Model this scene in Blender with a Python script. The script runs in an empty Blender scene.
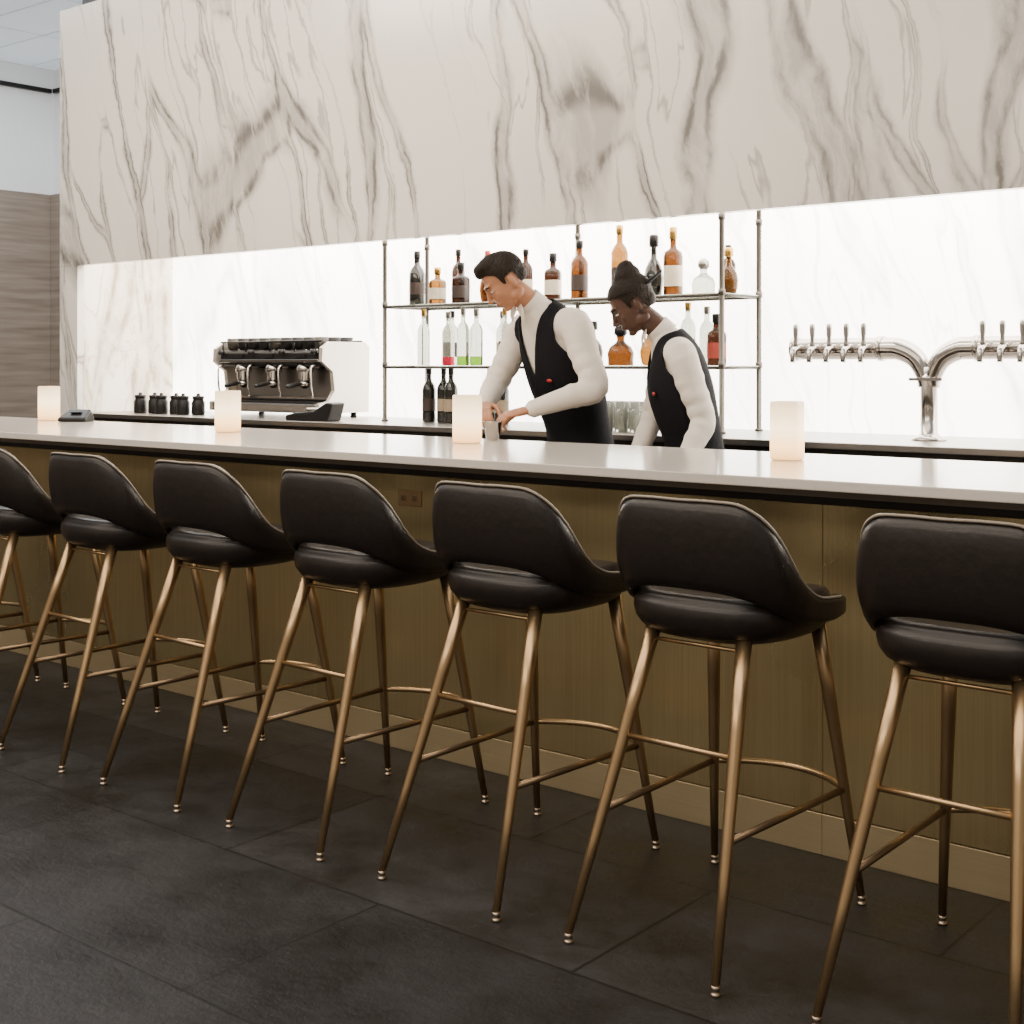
import bpy, bmesh, math, random
from mathutils import Vector, Matrix
random.seed(7)
S = bpy.context.scene
V = Vector

# ------------------------------------------------------------------ materials
def newmat(name):
    m = bpy.data.materials.new(name); m.use_nodes = True
    nt = m.node_tree
    return m, nt, nt.nodes["Principled BSDF"]

def pbr(name, col, rough=0.5, metal=0.0, noise=0.0, nscale=20.0, bump=0.0, stretch=(1,1,1),
        trans=0.0, emis=None, estr=0.0, ior=1.45, coat=0.0, spec=0.5):
    m, nt, b = newmat(name)
    N, L = nt.nodes, nt.links
    b.inputs["Base Color"].default_value = (*col, 1)
    b.inputs["Roughness"].default_value = rough
    b.inputs["Metallic"].default_value = metal
    b.inputs["Transmission Weight"].default_value = trans
    b.inputs["IOR"].default_value = ior
    b.inputs["Coat Weight"].default_value = coat
    b.inputs["Specular IOR Level"].default_value = spec
    if emis:
        b.inputs["Emission Color"].default_value = (*emis, 1)
        b.inputs["Emission Strength"].default_value = estr
    tc = N.new("ShaderNodeTexCoord"); mp = N.new("ShaderNodeMapping")
    mp.inputs["Scale"].default_value = stretch
    L.new(tc.outputs["Object"], mp.inputs["Vector"])
    nz = N.new("ShaderNodeTexNoise"); nz.inputs["Scale"].default_value = nscale
    nz.inputs["Detail"].default_value = 3
    L.new(mp.outputs[0], nz.inputs["Vector"])
    mx = N.new("ShaderNodeMix"); mx.data_type = 'RGBA'
    mx.inputs[6].default_value = (*[c*(1-noise) for c in col], 1)
    mx.inputs[7].default_value = (*[min(1, c*(1+noise)) for c in col], 1)
    L.new(nz.outputs["Fac"], mx.inputs[0]); L.new(mx.outputs[2], b.inputs["Base Color"])
    if bump > 0:
        bp = N.new("ShaderNodeBump"); bp.inputs["Strength"].default_value = bump
        bp.inputs["Distance"].default_value = 0.01
        L.new(nz.outputs["Fac"], bp.inputs["Height"]); L.new(bp.outputs[0], b.inputs["Normal"])
    return m

def math_node(nt, op, a=None, b=None, c=None):
    n = nt.nodes.new("ShaderNodeMath"); n.operation = op
    for i, v in enumerate((a, b, c)):
        if v is None: continue
        if isinstance(v, (int, float)): n.inputs[i].default_value = v
        else: nt.links.new(v, n.inputs[i])
    return n.outputs[0]

def marble(name, base, vein, emis=0.0, rough=0.22, seed=0.0, vein_amt=1.0, tilt=15):
    """calacatta-like stone: long, feathered, diagonal grey veins with fine hairlines"""
    m, nt, b = newmat(name); N, L = nt.nodes, nt.links
    tc = N.new("ShaderNodeTexCoord")
    mp = N.new("ShaderNodeMapping")
    mp.inputs["Location"].default_value = (seed, 0.13, seed*0.3)
    mp.inputs["Rotation"].default_value = (0, math.radians(tilt), 0)
    L.new(tc.outputs["Object"], mp.inputs["Vector"])
    def warp(src, scale, amt, detail, rough_=.55, stretch=(1,1,1)):
        ms = N.new("ShaderNodeMapping"); ms.inputs["Scale"].default_value=stretch; L.new(src, ms.inputs["Vector"])
        wn = N.new("ShaderNodeTexNoise"); wn.inputs["Scale"].default_value = scale; wn.inputs["Detail"].default_value = detail
        wn.inputs["Roughness"].default_value = rough_
        L.new(ms.outputs[0], wn.inputs["Vector"])
        sub = N.new("ShaderNodeVectorMath"); sub.operation = 'SUBTRACT'; sub.inputs[1].default_value = (.5,.5,.5)
        L.new(wn.outputs["Color"], sub.inputs[0])
        sc = N.new("ShaderNodeVectorMath"); sc.operation = 'MULTIPLY'; sc.inputs[1].default_value = (amt,0,amt)
        L.new(sub.outputs[0], sc.inputs[0])
        ad = N.new("ShaderNodeVectorMath"); ad.operation = 'ADD'
        L.new(src, ad.inputs[0]); L.new(sc.outputs[0], ad.inputs[1])
        return ad.outputs[0]
    w1 = warp(mp.outputs[0], .8, .45, 2)
    w2 = warp(w1, 3.2, .15, 5, .62, (1,1,.7))
    def veins(scale, zs, wlo, whi, off, lo, hi, body_a=.50, core_a=.45):
        mo = N.new("ShaderNodeMapping"); mo.inputs["Location"].default_value=(off,0,off*.37); mo.inputs["Scale"].default_value=(1,1,zs)
        L.new(w2, mo.inputs["Vector"])
        vo = N.new("ShaderNodeTexVoronoi"); vo.feature='DISTANCE_TO_EDGE'; vo.inputs["Scale"].default_value=scale
        L.new(mo.outputs[0], vo.inputs["Vector"])
        n2 = N.new("ShaderNodeTexNoise"); n2.inputs["Scale"].default_value=1.8; n2.inputs["Detail"].default_value=3
        m2 = N.new("ShaderNodeMapping"); m2.inputs["Location"].default_value=(off*2,0,off); m2.inputs["Scale"].default_value=(1,1,.35)
        L.new(w1, m2.inputs["Vector"]); L.new(m2.outputs[0], n2.inputs["Vector"])
        wd = N.new("ShaderNodeMapRange"); wd.inputs[1].default_value=lo; wd.inputs[2].default_value=hi
        wd.inputs[3].default_value=wlo; wd.inputs[4].default_value=whi
        L.new(n2.outputs["Fac"], wd.inputs[0])
        q = math_node(nt,'DIVIDE',vo.outputs["Distance"],wd.outputs[0])
        body = N.new("ShaderNodeMapRange"); body.interpolation_type='SMOOTHSTEP'
        body.inputs[1].default_value=1.15; body.inputs[2].default_value=.45; body.inputs[3].default_value=0; body.inputs[4].default_value=body_a
        L.new(q, body.inputs[0])
        rq = math_node(nt,'ABSOLUTE',math_node(nt,'SUBTRACT',q,.42))
        core = N.new("ShaderNodeMapRange"); core.interpolation_type='SMOOTHSTEP'
        core.inputs[1].default_value=.26; core.inputs[2].default_value=.02; core.inputs[3].default_value=0; core.inputs[4].default_value=core_a
        L.new(rq, core.inputs[0])
        msk = N.new("ShaderNodeMapRange"); msk.inputs[1].default_value=lo-.05; msk.inputs[2].default_value=lo+.06
        L.new(n2.outputs["Fac"], msk.inputs[0])
        return math_node(nt,'MULTIPLY',math_node(nt,'ADD',body.outputs[0],core.outputs[0]),msk.outputs[0])
    v1 = veins(1.75, .12, .020, .125, 0.0, .39, .66, .50, .40)
    v2 = veins(3.2, .12, .018, .065, 4.3, .44, .68, .42, .36)
    mo = N.new("ShaderNodeMapping"); mo.inputs["Scale"].default_value=(1,1,.16); L.new(w2, mo.inputs["Vector"])
    hn = N.new("ShaderNodeTexNoise"); hn.inputs["Scale"].default_value=2.6; hn.inputs["Detail"].default_value=4; L.new(mo.outputs[0], hn.inputs["Vector"])
    hd = math_node(nt,'ABSOLUTE',math_node(nt,'SUBTRACT',hn.outputs["Fac"],.5))
    hl = N.new("ShaderNodeMapRange"); hl.inputs[1].default_value=.010; hl.inputs[2].default_value=.002; hl.inputs[3].default_value=0; hl.inputs[4].default_value=.48
    L.new(hd, hl.inputs[0])
    mt = N.new("ShaderNodeTexNoise"); mt.inputs["Scale"].default_value=12; mt.inputs["Detail"].default_value=5
    mt.inputs["Roughness"].default_value=.65
    ms = N.new("ShaderNodeMapping"); ms.inputs["Scale"].default_value=(1,1,.24); L.new(w2, ms.inputs["Vector"]); L.new(ms.outputs[0], mt.inputs["Vector"])
    mm = N.new("ShaderNodeMapRange"); mm.inputs[1].default_value=.35; mm.inputs[2].default_value=.58; mm.inputs[3].default_value=.38; mm.inputs[4].default_value=1.05
    L.new(mt.outputs["Fac"], mm.inputs[0])
    t = math_node(nt,'MULTIPLY',v1,mm.outputs[0])
    t = math_node(nt,'MAXIMUM',t,math_node(nt,'MULTIPLY',math_node(nt,'MULTIPLY',v2,mm.outputs[0]),.95))
    t = math_node(nt,'MAXIMUM',t,hl.outputs[0])
    cn = N.new("ShaderNodeTexNoise"); cn.inputs["Scale"].default_value=1.3; cn.inputs["Detail"].default_value=4; L.new(ms.outputs[0], cn.inputs["Vector"])
    cm = N.new("ShaderNodeMapRange"); cm.inputs[1].default_value=.48; cm.inputs[2].default_value=.75; cm.inputs[3].default_value=0; cm.inputs[4].default_value=.16
    L.new(cn.outputs["Fac"], cm.inputs[0])
    t = math_node(nt,'MAXIMUM',t,cm.outputs[0])
    t = math_node(nt, 'MULTIPLY', t, vein_amt)
    cl = N.new("ShaderNodeClamp"); L.new(t, cl.inputs[0])
    mx = N.new("ShaderNodeMix"); mx.data_type = 'RGBA'
    mx.inputs[6].default_value = (*base, 1); mx.inputs[7].default_value = (*vein, 1)
    L.new(cl.outputs[0], mx.inputs[0])
    L.new(mx.outputs[2], b.inputs["Base Color"])
    b.inputs["Roughness"].default_value = rough
    if emis > 0:
        L.new(mx.outputs[2], b.inputs["Emission Color"]); b.inputs["Emission Strength"].default_value = emis
    return m

M_marble = marble("marble_panel", (.76,.705,.64), (.125,.110,.096), seed=2.0)
M_niche = marble("backlit_stone", (1.0,.955,.88), (.16,.10,.05), emis=8.0, seed=9.0, vein_amt=.45)
M_niche_side = marble("side_stone_glow", (.85,.77,.66), (.24,.17,.10), emis=.5, seed=4.0, vein_amt=.9)  # weak emission stands in for niche light falling on the side stone
M_counter = pbr("quartz_counter", (.62,.565,.505), .14, noise=.06, nscale=60)
M_leather = pbr("dark_leather", (.016,.0115,.0095), .36, noise=.25, nscale=45, bump=.10, spec=.5)
M_top_glint = pbr("painted_highlight", (.28,.235,.185), .4)  # pale tone standing in for the highlight along the leather's top edge
M_bronze = pbr("brushed_bronze", (.44,.295,.155), .31, .92, noise=.12, nscale=30, stretch=(1,1,.2))
M_bronze_d = pbr("brushed_bronze_rail", (.25,.17,.10), .35, .9, noise=.12, nscale=30)
M_glide = pbr("foot_glide", (.50,.40,.30), .25, 1.0)
M_chrome = pbr("polished_steel", (.42,.39,.36), .16, 1.0, noise=.04)
M_steel = pbr("satin_steel", (.30,.28,.26), .32, 1.0, noise=.06)
M_post = pbr("shelf_metal", (.09,.08,.068), .4, .8, noise=.1)
M_black = pbr("black_plastic", (.010,.009,.009), .35, noise=.2, spec=.3)
M_dark = pbr("dark_trim", (.045,.038,.03), .45, noise=.2)
M_taupe = pbr("taupe_trim", (.26,.215,.16), .4, noise=.1)
M_white = pbr("white_paint", (.78,.80,.82), .6, noise=.02)
M_shirt = pbr("white_cotton", (.70,.63,.55), .85, noise=.12, nscale=9, bump=.9, spec=.2)
M_vest = pbr("black_vest_cloth", (.008,.008,.010), .85, noise=.3, nscale=60, bump=.1, spec=.12)
M_skin1 = pbr("skin_light", (.40,.18,.095), .5, noise=.08, nscale=30)
M_skin2 = pbr("skin_deep", (.062,.026,.014), .45, noise=.12, nscale=30)
M_lip1 = pbr("lips_light", (.32,.11,.08), .45)
M_lip2 = pbr("lips_deep", (.07,.022,.016), .45)
M_hair = pbr("dark_hair", (.014,.009,.006), .6, noise=.6, nscale=70, bump=.8, stretch=(3,1,1), spec=.2)
M_eye = pbr("eye_white", (.60,.56,.52), .2)
M_iris = pbr("eye_iris", (.04,.02,.012), .15)
M_candleb = pbr("frosted_glass_base", (.5,.40,.28), .4, emis=(1,.60,.28), estr=.9)
def candle_mat():
    m, nt, b = newmat("frosted_glass_glow"); N, L = nt.nodes, nt.links
    tc = N.new("ShaderNodeTexCoord"); sp = N.new("ShaderNodeSeparateXYZ"); L.new(tc.outputs["Object"], sp.inputs[0])
    cr = N.new("ShaderNodeValToRGB"); z = math_node(nt,'DIVIDE',sp.outputs[2],.185); L.new(z, cr.inputs[0])
    cr.color_ramp.elements[0].position=0; cr.color_ramp.elements[0].color=(.62,.28,.07,1)
    cr.color_ramp.elements[1].position=1; cr.color_ramp.elements[1].color=(.46,.31,.16,1)
    e=cr.color_ramp.elements.new(.25); e.color=(1.0,.56,.20,1)
    e=cr.color_ramp.elements.new(.55); e.color=(1.0,.74,.40,1)
    L.new(cr.outputs[0], b.inputs["Emission Color"]); b.inputs["Emission Strength"].default_value=4.8
    b.inputs["Base Color"].default_value=(.35,.29,.22,1); b.inputs["Roughness"].default_value=.45
    return m
M_candle = candle_mat()
M_flame = pbr("candle_flame",(1,.7,.3),.5,emis=(1,.6,.25),estr=12)
M_red = pbr("red_logo_cloth", (.35,.02,.02), .6)
M_label = pbr("paper_label", (.30,.23,.15), .6, noise=.35, nscale=40)
M_labelw = pbr("cream_label", (.56,.49,.38), .6, noise=.2, nscale=40)
M_labeld = pbr("dark_label", (.03,.018,.015), .5, noise=.2)
M_labelr = pbr("red_label", (.25,.03,.02), .5, noise=.2)
M_gold = pbr("gold_foil", (.45,.27,.07), .3, .9)

def glass(name, col, rough=.04, t=.75):
    return pbr(name, col, rough, trans=t, ior=1.3)
G = dict(amber=glass("glass_amber", (.080,.024,.004)), clear=glass("glass_clear", (.56,.57,.50)),
         dark=pbr("glass_wine_dark", (.008,.008,.006), .08, coat=.5), gold=glass("glass_gold", (.20,.08,.012)),
         pink=glass("liquid_pink", (.38,.015,.04)), green=glass("liquid_green", (.10,.22,.015)),
         brown=glass("glass_brown", (.022,.007,.003)))

def brass_panel():
    m, nt, b = newmat("brushed_brass_panel"); N, L = nt.nodes, nt.links
    tc = N.new("ShaderNodeTexCoord")
    mp = N.new("ShaderNodeMapping"); mp.inputs["Scale"].default_value = (90, 90, .8)
    L.new(tc.outputs["Object"], mp.inputs["Vector"])
    n = N.new("ShaderNodeTexNoise"); n.inputs["Scale"].default_value = 3; n.inputs["Detail"].default_value = 3
    L.new(mp.outputs[0], n.inputs["Vector"])
    nb = N.new("ShaderNodeTexNoise"); nb.inputs["Scale"].default_value = 1.3; nb.inputs["Detail"].default_value = 3
    L.new(tc.outputs["Object"], nb.inputs["Vector"])
    f = math_node(nt, 'ADD', math_node(nt,'MULTIPLY',n.outputs["Fac"],.45), math_node(nt,'MULTIPLY',nb.outputs["Fac"],.55))
    cr = N.new("ShaderNodeValToRGB")
    cr.color_ramp.elements[0].position = .3; cr.color_ramp.elements[0].color = (.43,.335,.165,1)
    cr.color_ramp.elements[1].position = .72; cr.color_ramp.elements[1].color = (.63,.50,.265,1)
    L.new(f, cr.inputs[0]); L.new(cr.outputs[0], b.inputs["Base Color"])
    b.inputs["Metallic"].default_value = .85
    rr = N.new("ShaderNodeMapRange"); rr.inputs[3].default_value=.22; rr.inputs[4].default_value=.36
    L.new(nb.outputs["Fac"], rr.inputs[0]); L.new(rr.outputs[0], b.inputs["Roughness"])
    return m
M_brass = brass_panel()
M_kick = pbr("kick_plate", (.56,.445,.26), .36, .6, noise=.1, nscale=6, stretch=(.5,.5,30))

def floor_mat():
    m, nt, b = newmat("slate_tile"); N, L = nt.nodes, nt.links
    tc = N.new("ShaderNodeTexCoord")
    br = N.new("ShaderNodeTexBrick")
    br.offset = .5
    br.inputs["Scale"].default_value = 1.0
    br.inputs["Brick Width"].default_value = 1.2; br.inputs["Row Height"].default_value = .6
    br.inputs["Mortar Size"].default_value = .0045; br.inputs["Mortar Smooth"].default_value = .1
    br.inputs["Color1"].default_value = (.0080,.0078,.0086,1); br.inputs["Color2"].default_value = (.0165,.0160,.0170,1)
    br.inputs["Mortar"].default_value = (.0015,.0015,.0015,1)
    L.new(tc.outputs["Object"], br.inputs["Vector"])
    n = N.new("ShaderNodeTexNoise"); n.inputs["Scale"].default_value = 2.8; n.inputs["Detail"].default_value = 10
    n.inputs["Roughness"].default_value=.72
    L.new(tc.outputs["Object"], n.inputs["Vector"])
    mr = N.new("ShaderNodeMapRange"); mr.inputs[1].default_value=.38; mr.inputs[2].default_value=.64
    mr.inputs[3].default_value=.45; mr.inputs[4].default_value=2.3
    L.new(n.outputs["Fac"], mr.inputs[0])
    mx = N.new("ShaderNodeMix"); mx.data_type='RGBA'; mx.blend_type='MULTIPLY'; mx.inputs[0].default_value=1
    L.new(br.outputs["Color"], mx.inputs[6]); L.new(mr.outputs[0], mx.inputs[7])
    L.new(mx.outputs[2], b.inputs["Base Color"])
    mr2 = N.new("ShaderNodeMapRange"); mr2.inputs[1].default_value=.35; mr2.inputs[2].default_value=.65; mr2.inputs[3].default_value=.38; mr2.inputs[4].default_value=.58
    L.new(n.outputs["Fac"], mr2.inputs[0]); L.new(mr2.outputs[0], b.inputs["Roughness"])
    b.inputs["Specular IOR Level"].default_value=.34
    bp = N.new("ShaderNodeBump"); bp.inputs["Strength"].default_value=.7; bp.inputs["Distance"].default_value=.014
    h = math_node(nt,'SUBTRACT', math_node(nt,'MULTIPLY',n.outputs["Fac"],1.2), math_node(nt,'MULTIPLY',br.outputs["Fac"],1.0))
    L.new(h, bp.inputs["Height"]); L.new(bp.outputs[0], b.inputs["Normal"])
    return m
def wood_mat():
    m, nt, b = newmat("grey_wood_panel"); N, L = nt.nodes, nt.links
    tc = N.new("ShaderNodeTexCoord"); mp = N.new("ShaderNodeMapping"); mp.inputs["Scale"].default_value=(1,1,14)
    L.new(tc.outputs["Object"], mp.inputs["Vector"])
    n = N.new("ShaderNodeTexNoise"); n.inputs["Scale"].default_value=1.6; n.inputs["Detail"].default_value=6
    L.new(mp.outputs[0], n.inputs["Vector"])
    cr = N.new("ShaderNodeValToRGB")
    cr.color_ramp.elements[0].position=.3; cr.color_ramp.elements[0].color=(.19,.15,.12,1)
    cr.color_ramp.elements[1].position=.7; cr.color_ramp.elements[1].color=(.31,.26,.215,1)
    L.new(n.outputs["Fac"], cr.inputs[0]); L.new(cr.outputs[0], b.inputs["Base Color"])
    b.inputs["Roughness"].default_value=.5
    return m
def ceil_mat():
    m, nt, b = newmat("ceiling_tile_glow"); N, L = nt.nodes, nt.links
    tc = N.new("ShaderNodeTexCoord"); br = N.new("ShaderNodeTexBrick"); br.offset=0
    br.inputs["Scale"].default_value=1; br.inputs["Brick Width"].default_value=1.2; br.inputs["Row Height"].default_value=.6
    br.inputs["Mortar Size"].default_value=.014
    br.inputs["Color1"].default_value=(.72,.78,.84,1); br.inputs["Color2"].default_value=(.68,.75,.82,1)
    br.inputs["Mortar"].default_value=(.45,.5,.55,1)
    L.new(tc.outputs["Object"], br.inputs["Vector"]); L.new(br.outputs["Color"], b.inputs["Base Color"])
    L.new(br.outputs["Color"], b.inputs["Emission Color"]); b.inputs["Emission Strength"].default_value=.5  # tiles given a glow of their own to brighten the ceiling
    return m

# ------------------------------------------------------------------ geometry helpers
def add_obj(name, me, mats, parent=None, smooth=False):
    o = bpy.data.objects.new(name, me); S.collection.objects.link(o)
    for m in (mats if isinstance(mats, (list, tuple)) else [mats]): me.materials.append(m)
    if smooth:
        for p in me.polygons: p.use_smooth = True
    if parent: o.parent = parent
    return o
def empty(name, loc=(0,0,0), rot=0):
    e = bpy.data.objects.new(name, None); S.collection.objects.link(e); e.location = loc
    e.rotation_euler = (0,0,rot); e.empty_display_size=.1
    return e
def bm_to(name, bm, mats, parent=None, smooth=False):
    me = bpy.data.meshes.new(name); bm.normal_update(); bm.to_mesh(me); bm.free()
    return add_obj(name, me, mats, parent, smooth)
def box(name, lo, hi, mat, parent=None, bevel=0.0, seg=2):
    bm = bmesh.new(); bmesh.ops.create_cube(bm, size=1)
    for v in bm.verts:
        v.co = V([(lo[i]+hi[i])/2 + v.co[i]*(hi[i]-lo[i]) for i in range(3)])
    if bevel>0:
        bmesh.ops.bevel(bm, geom=list(bm.edges), offset=bevel, segments=seg, affect='EDGES', profile=.5)
    return bm_to(name, bm, mat, parent)
def catmull(pts, k):
    if k<=1: return [V(p) for p in pts]
    n=len(pts); P=[V(p) for p in pts]; out=[]
    for i in range(n-1):
        p0=P[max(i-1,0)];p1=P[i];p2=P[i+1];p3=P[min(i+2,n-1)]
        for j in range(k):
            t=j/k
            out.append(.5*((2*p1)+(p2-p0)*t+(2*p0-5*p1+4*p2-p3)*t*t+(3*p1-p0-3*p2+p3)*t**3))
    out.append(P[-1]); return out
def loft(bm, pts, radii, ref=(1,0,0), n=14, k=1, round_caps=True):
    R=[(r,r,0) if isinstance(r,(int,float)) else (r[0],r[1],0) for r in radii]
    P=catmull(pts,k); RR=catmull(R,k); ref=V(ref)
    T=[]
    for i in range(len(P)):
        t=(P[min(i+1,len(P)-1)]-P[max(i-1,0)])
        T.append(t.normalized())
    secs=[]
    def cap(i,sgn):
        m=max(min(RR[i][0],RR[i][1]),1e-5)
        o=[]
        for a in (75,50,25):
            o.append((P[i]+T[i]*sgn*m*math.sin(math.radians(a)), T[i], RR[i]*math.cos(math.radians(a))))
        return o
    if round_caps: secs+=cap(0,-1)
    for i in range(len(P)): secs.append((P[i],T[i],RR[i]))
    if round_caps: secs+=cap(len(P)-1,1)[::-1]
    rings=[]
    for (p,t,r) in secs:
        a=ref-t*ref.dot(t)
        if a.length<1e-3: a=t.orthogonal()
        a.normalize(); b=t.cross(a)
        rings.append([bm.verts.new(p+a*(r[0]*math.cos(2*math.pi*j/n))+b*(r[1]*math.sin(2*math.pi*j/n))) for j in range(n)])
    for i in range(len(rings)-1):
        for j in range(n):
            bm.faces.new((rings[i][j],rings[i][(j+1)%n],rings[i+1][(j+1)%n],rings[i+1][j]))
    bm.faces.new(rings[0][::-1]); bm.faces.new(rings[-1])
    return rings
def tube(name, pts, radii, mat, parent=None, k=1, n=14, ref=(1,0,0), caps=False):
    if isinstance(radii,(int,float)): radii=[radii]*len(pts)
    bm=bmesh.new(); loft(bm, pts, radii, ref, n, k, caps)
    o=bm_to(name,bm,mat,parent,True)
    for p in o.data.polygons:
        if len(p.vertices)>4: p.use_smooth=False
    return o
def lathe(bm, prof, c=(0,0,0), n=20, mats=None):
    rings=[]
    for (r,z) in prof:
        rings.append([bm.verts.new((c[0]+r*math.cos(2*math.pi*j/n),c[1]+r*math.sin(2*math.pi*j/n),c[2]+z)) for j in range(n)])
    for i in range(len(rings)-1):
        for j in range(n):
            f=bm.faces.new((rings[i][j],rings[i][(j+1)%n],rings[i+1][(j+1)%n],rings[i+1][j]))
            f.smooth=True
            if mats: f.material_index=mats[i]
    f=bm.faces.new(rings[0][::-1]); f.material_index=mats[0] if mats else 0
    f=bm.faces.new(rings[-1]); f.material_index=mats[-1] if mats else 0
def ellipsoid(bm, c, r, M=None, seg=20):
    res=bmesh.ops.create_uvsphere(bm, u_segments=seg, v_segments=seg//2+2, radius=1)
    for v in res['verts']:
        p=V((v.co.x*r[0],v.co.y*r[1],v.co.z*r[2]))
        if M is not None: p=M@p
        v.co=p+V(c)
def remeshed(name, bm, mat, parent, voxel=.01, smooth=3, factor=.5):
    me=bpy.data.meshes.new(name+"_tmp"); bm.normal_update(); bm.to_mesh(me); bm.free()
    o=bpy.data.objects.new(name+"_tmp",me); S.collection.objects.link(o)
    r=o.modifiers.new("r","REMESH"); r.mode='VOXEL'; r.voxel_size=voxel
    s=o.modifiers.new("s","SMOOTH"); s.iterations=smooth; s.factor=factor
    bpy.context.view_layer.update()
    dg=bpy.context.evaluated_depsgraph_get()
    me2=bpy.data.meshes.new_from_object(o.evaluated_get(dg))
    bpy.data.objects.remove(o)
    me2.name=name; me2.materials.clear()
    return add_obj(name,me2,mat,parent,True)
def smooth_border(bm, it=14):
    for _ in range(it):
        new={}
        for v in bm.verts:
            nb=[e.other_vert(v) for e in v.link_edges if e.is_boundary]
            if len(nb)==2: new[v]=v.co*.4+(nb[0].co+nb[1].co)*.3
        for v,c in new.items(): v.co=c

# ------------------------------------------------------------------ room
H=1.35
box("floor",(-12,-4,-.1),(5,8.9,0),floor_mat())
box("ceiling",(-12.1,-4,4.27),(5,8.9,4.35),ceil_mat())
M_wood=wood_mat()
box("wall_left",(-12.1,-4,3.03),(-12,8.8,4.27),M_white)
box("wall_left_panel",(-12.1,-4,0),(-11.98,8.8,3.03),M_wood)
box("wall_back",(-12.1,7.45,0),(5,7.55,4.27),M_white)
box("wall_back_panel",(-11.97,7.40,0),(-7,7.45,3.03),M_wood)
box("trim_1",(-11.99,-3.9,4.03),(-11.95,7.4,4.07),M_black)
box("trim_2",(-11.94,7.4,4.03),(-7,7.44,4.07),M_black)
box("wall_marble_fascia",(-7.98,5.0,2.0),(2.2,5.05,3.69),M_marble)
box("wall_marble_column",(-7.98,5.0,0),(-7.775,5.05,1.999),M_marble)
box("wall_marble_side",(-7.98,5.051,0),(-7.90,6.1,3.69),M_marble)
box("wall_niche_side",(-7.899,5.051,1.04),(-7.775,5.75,2.4),M_niche_side)
box("wall_niche_back",(-7.9,5.75,1.0),(2.2,5.83,2.45),M_niche)
box("wall_niche_right",(2.1,5.051,0),(2.2,5.749,2.4),M_niche_side)
box("ceiling_niche",(-7.9,5.051,2.45),(2.2,5.83,2.5),M_white)
box("trim_3",(-7.75,5.02,3.691),(2.2,5.9,3.80),M_black)

# ------------------------------------------------------------------ bar
bar=empty("bar_counter",(0,0,0))
box("countertop",(-9.2,3.20,1.024),(2.0,4.15,1.052),M_counter,bar,.003)
box("under_trim",(-9.15,3.30,.998),(1.95,4.12,1.023),M_taupe,bar)
box("shadow_gap",(-9.12,3.43,.965),(1.92,4.10,.998),M_dark,bar)
pw=3.7
x=-9.1; i=0
while x<1.9:
    x2=min(x+pw,1.9); i+=1
    box("front_panel_%d"%i,(x+.0005,3.42,.115),(x2-.0005,3.46,.965),M_brass,bar,.0008,1)
    box("kick_panel_%d"%i,(x+.0005,3.415,0),(x2-.0005,3.46,.112),M_kick,bar,.0008,1)
    x=x2
box("carcass",(-9.1,3.465,0),(1.9,4.05,.954),M_dark,bar)
out=empty("power_outlet",(-3.27,3.414,.885))
box("plate",(-.055,0,-.028),(.055,.006,.028),M_bronze,out,.002)
for sx in (-.027,.027):
    box("socket",(sx-.012,-.002,-.010),(sx+.012,.001,.010),M_bronze_d,out,.002)

bc=empty("back_counter",(0,0,0))
box("top",(-7.77,4.98,1.012),(2.05,5.745,1.04),M_steel,bc,.003)
box("cabinet",(-7.77,5.055,0),(2.05,5.745,1.011),M_dark,bc)

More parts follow.
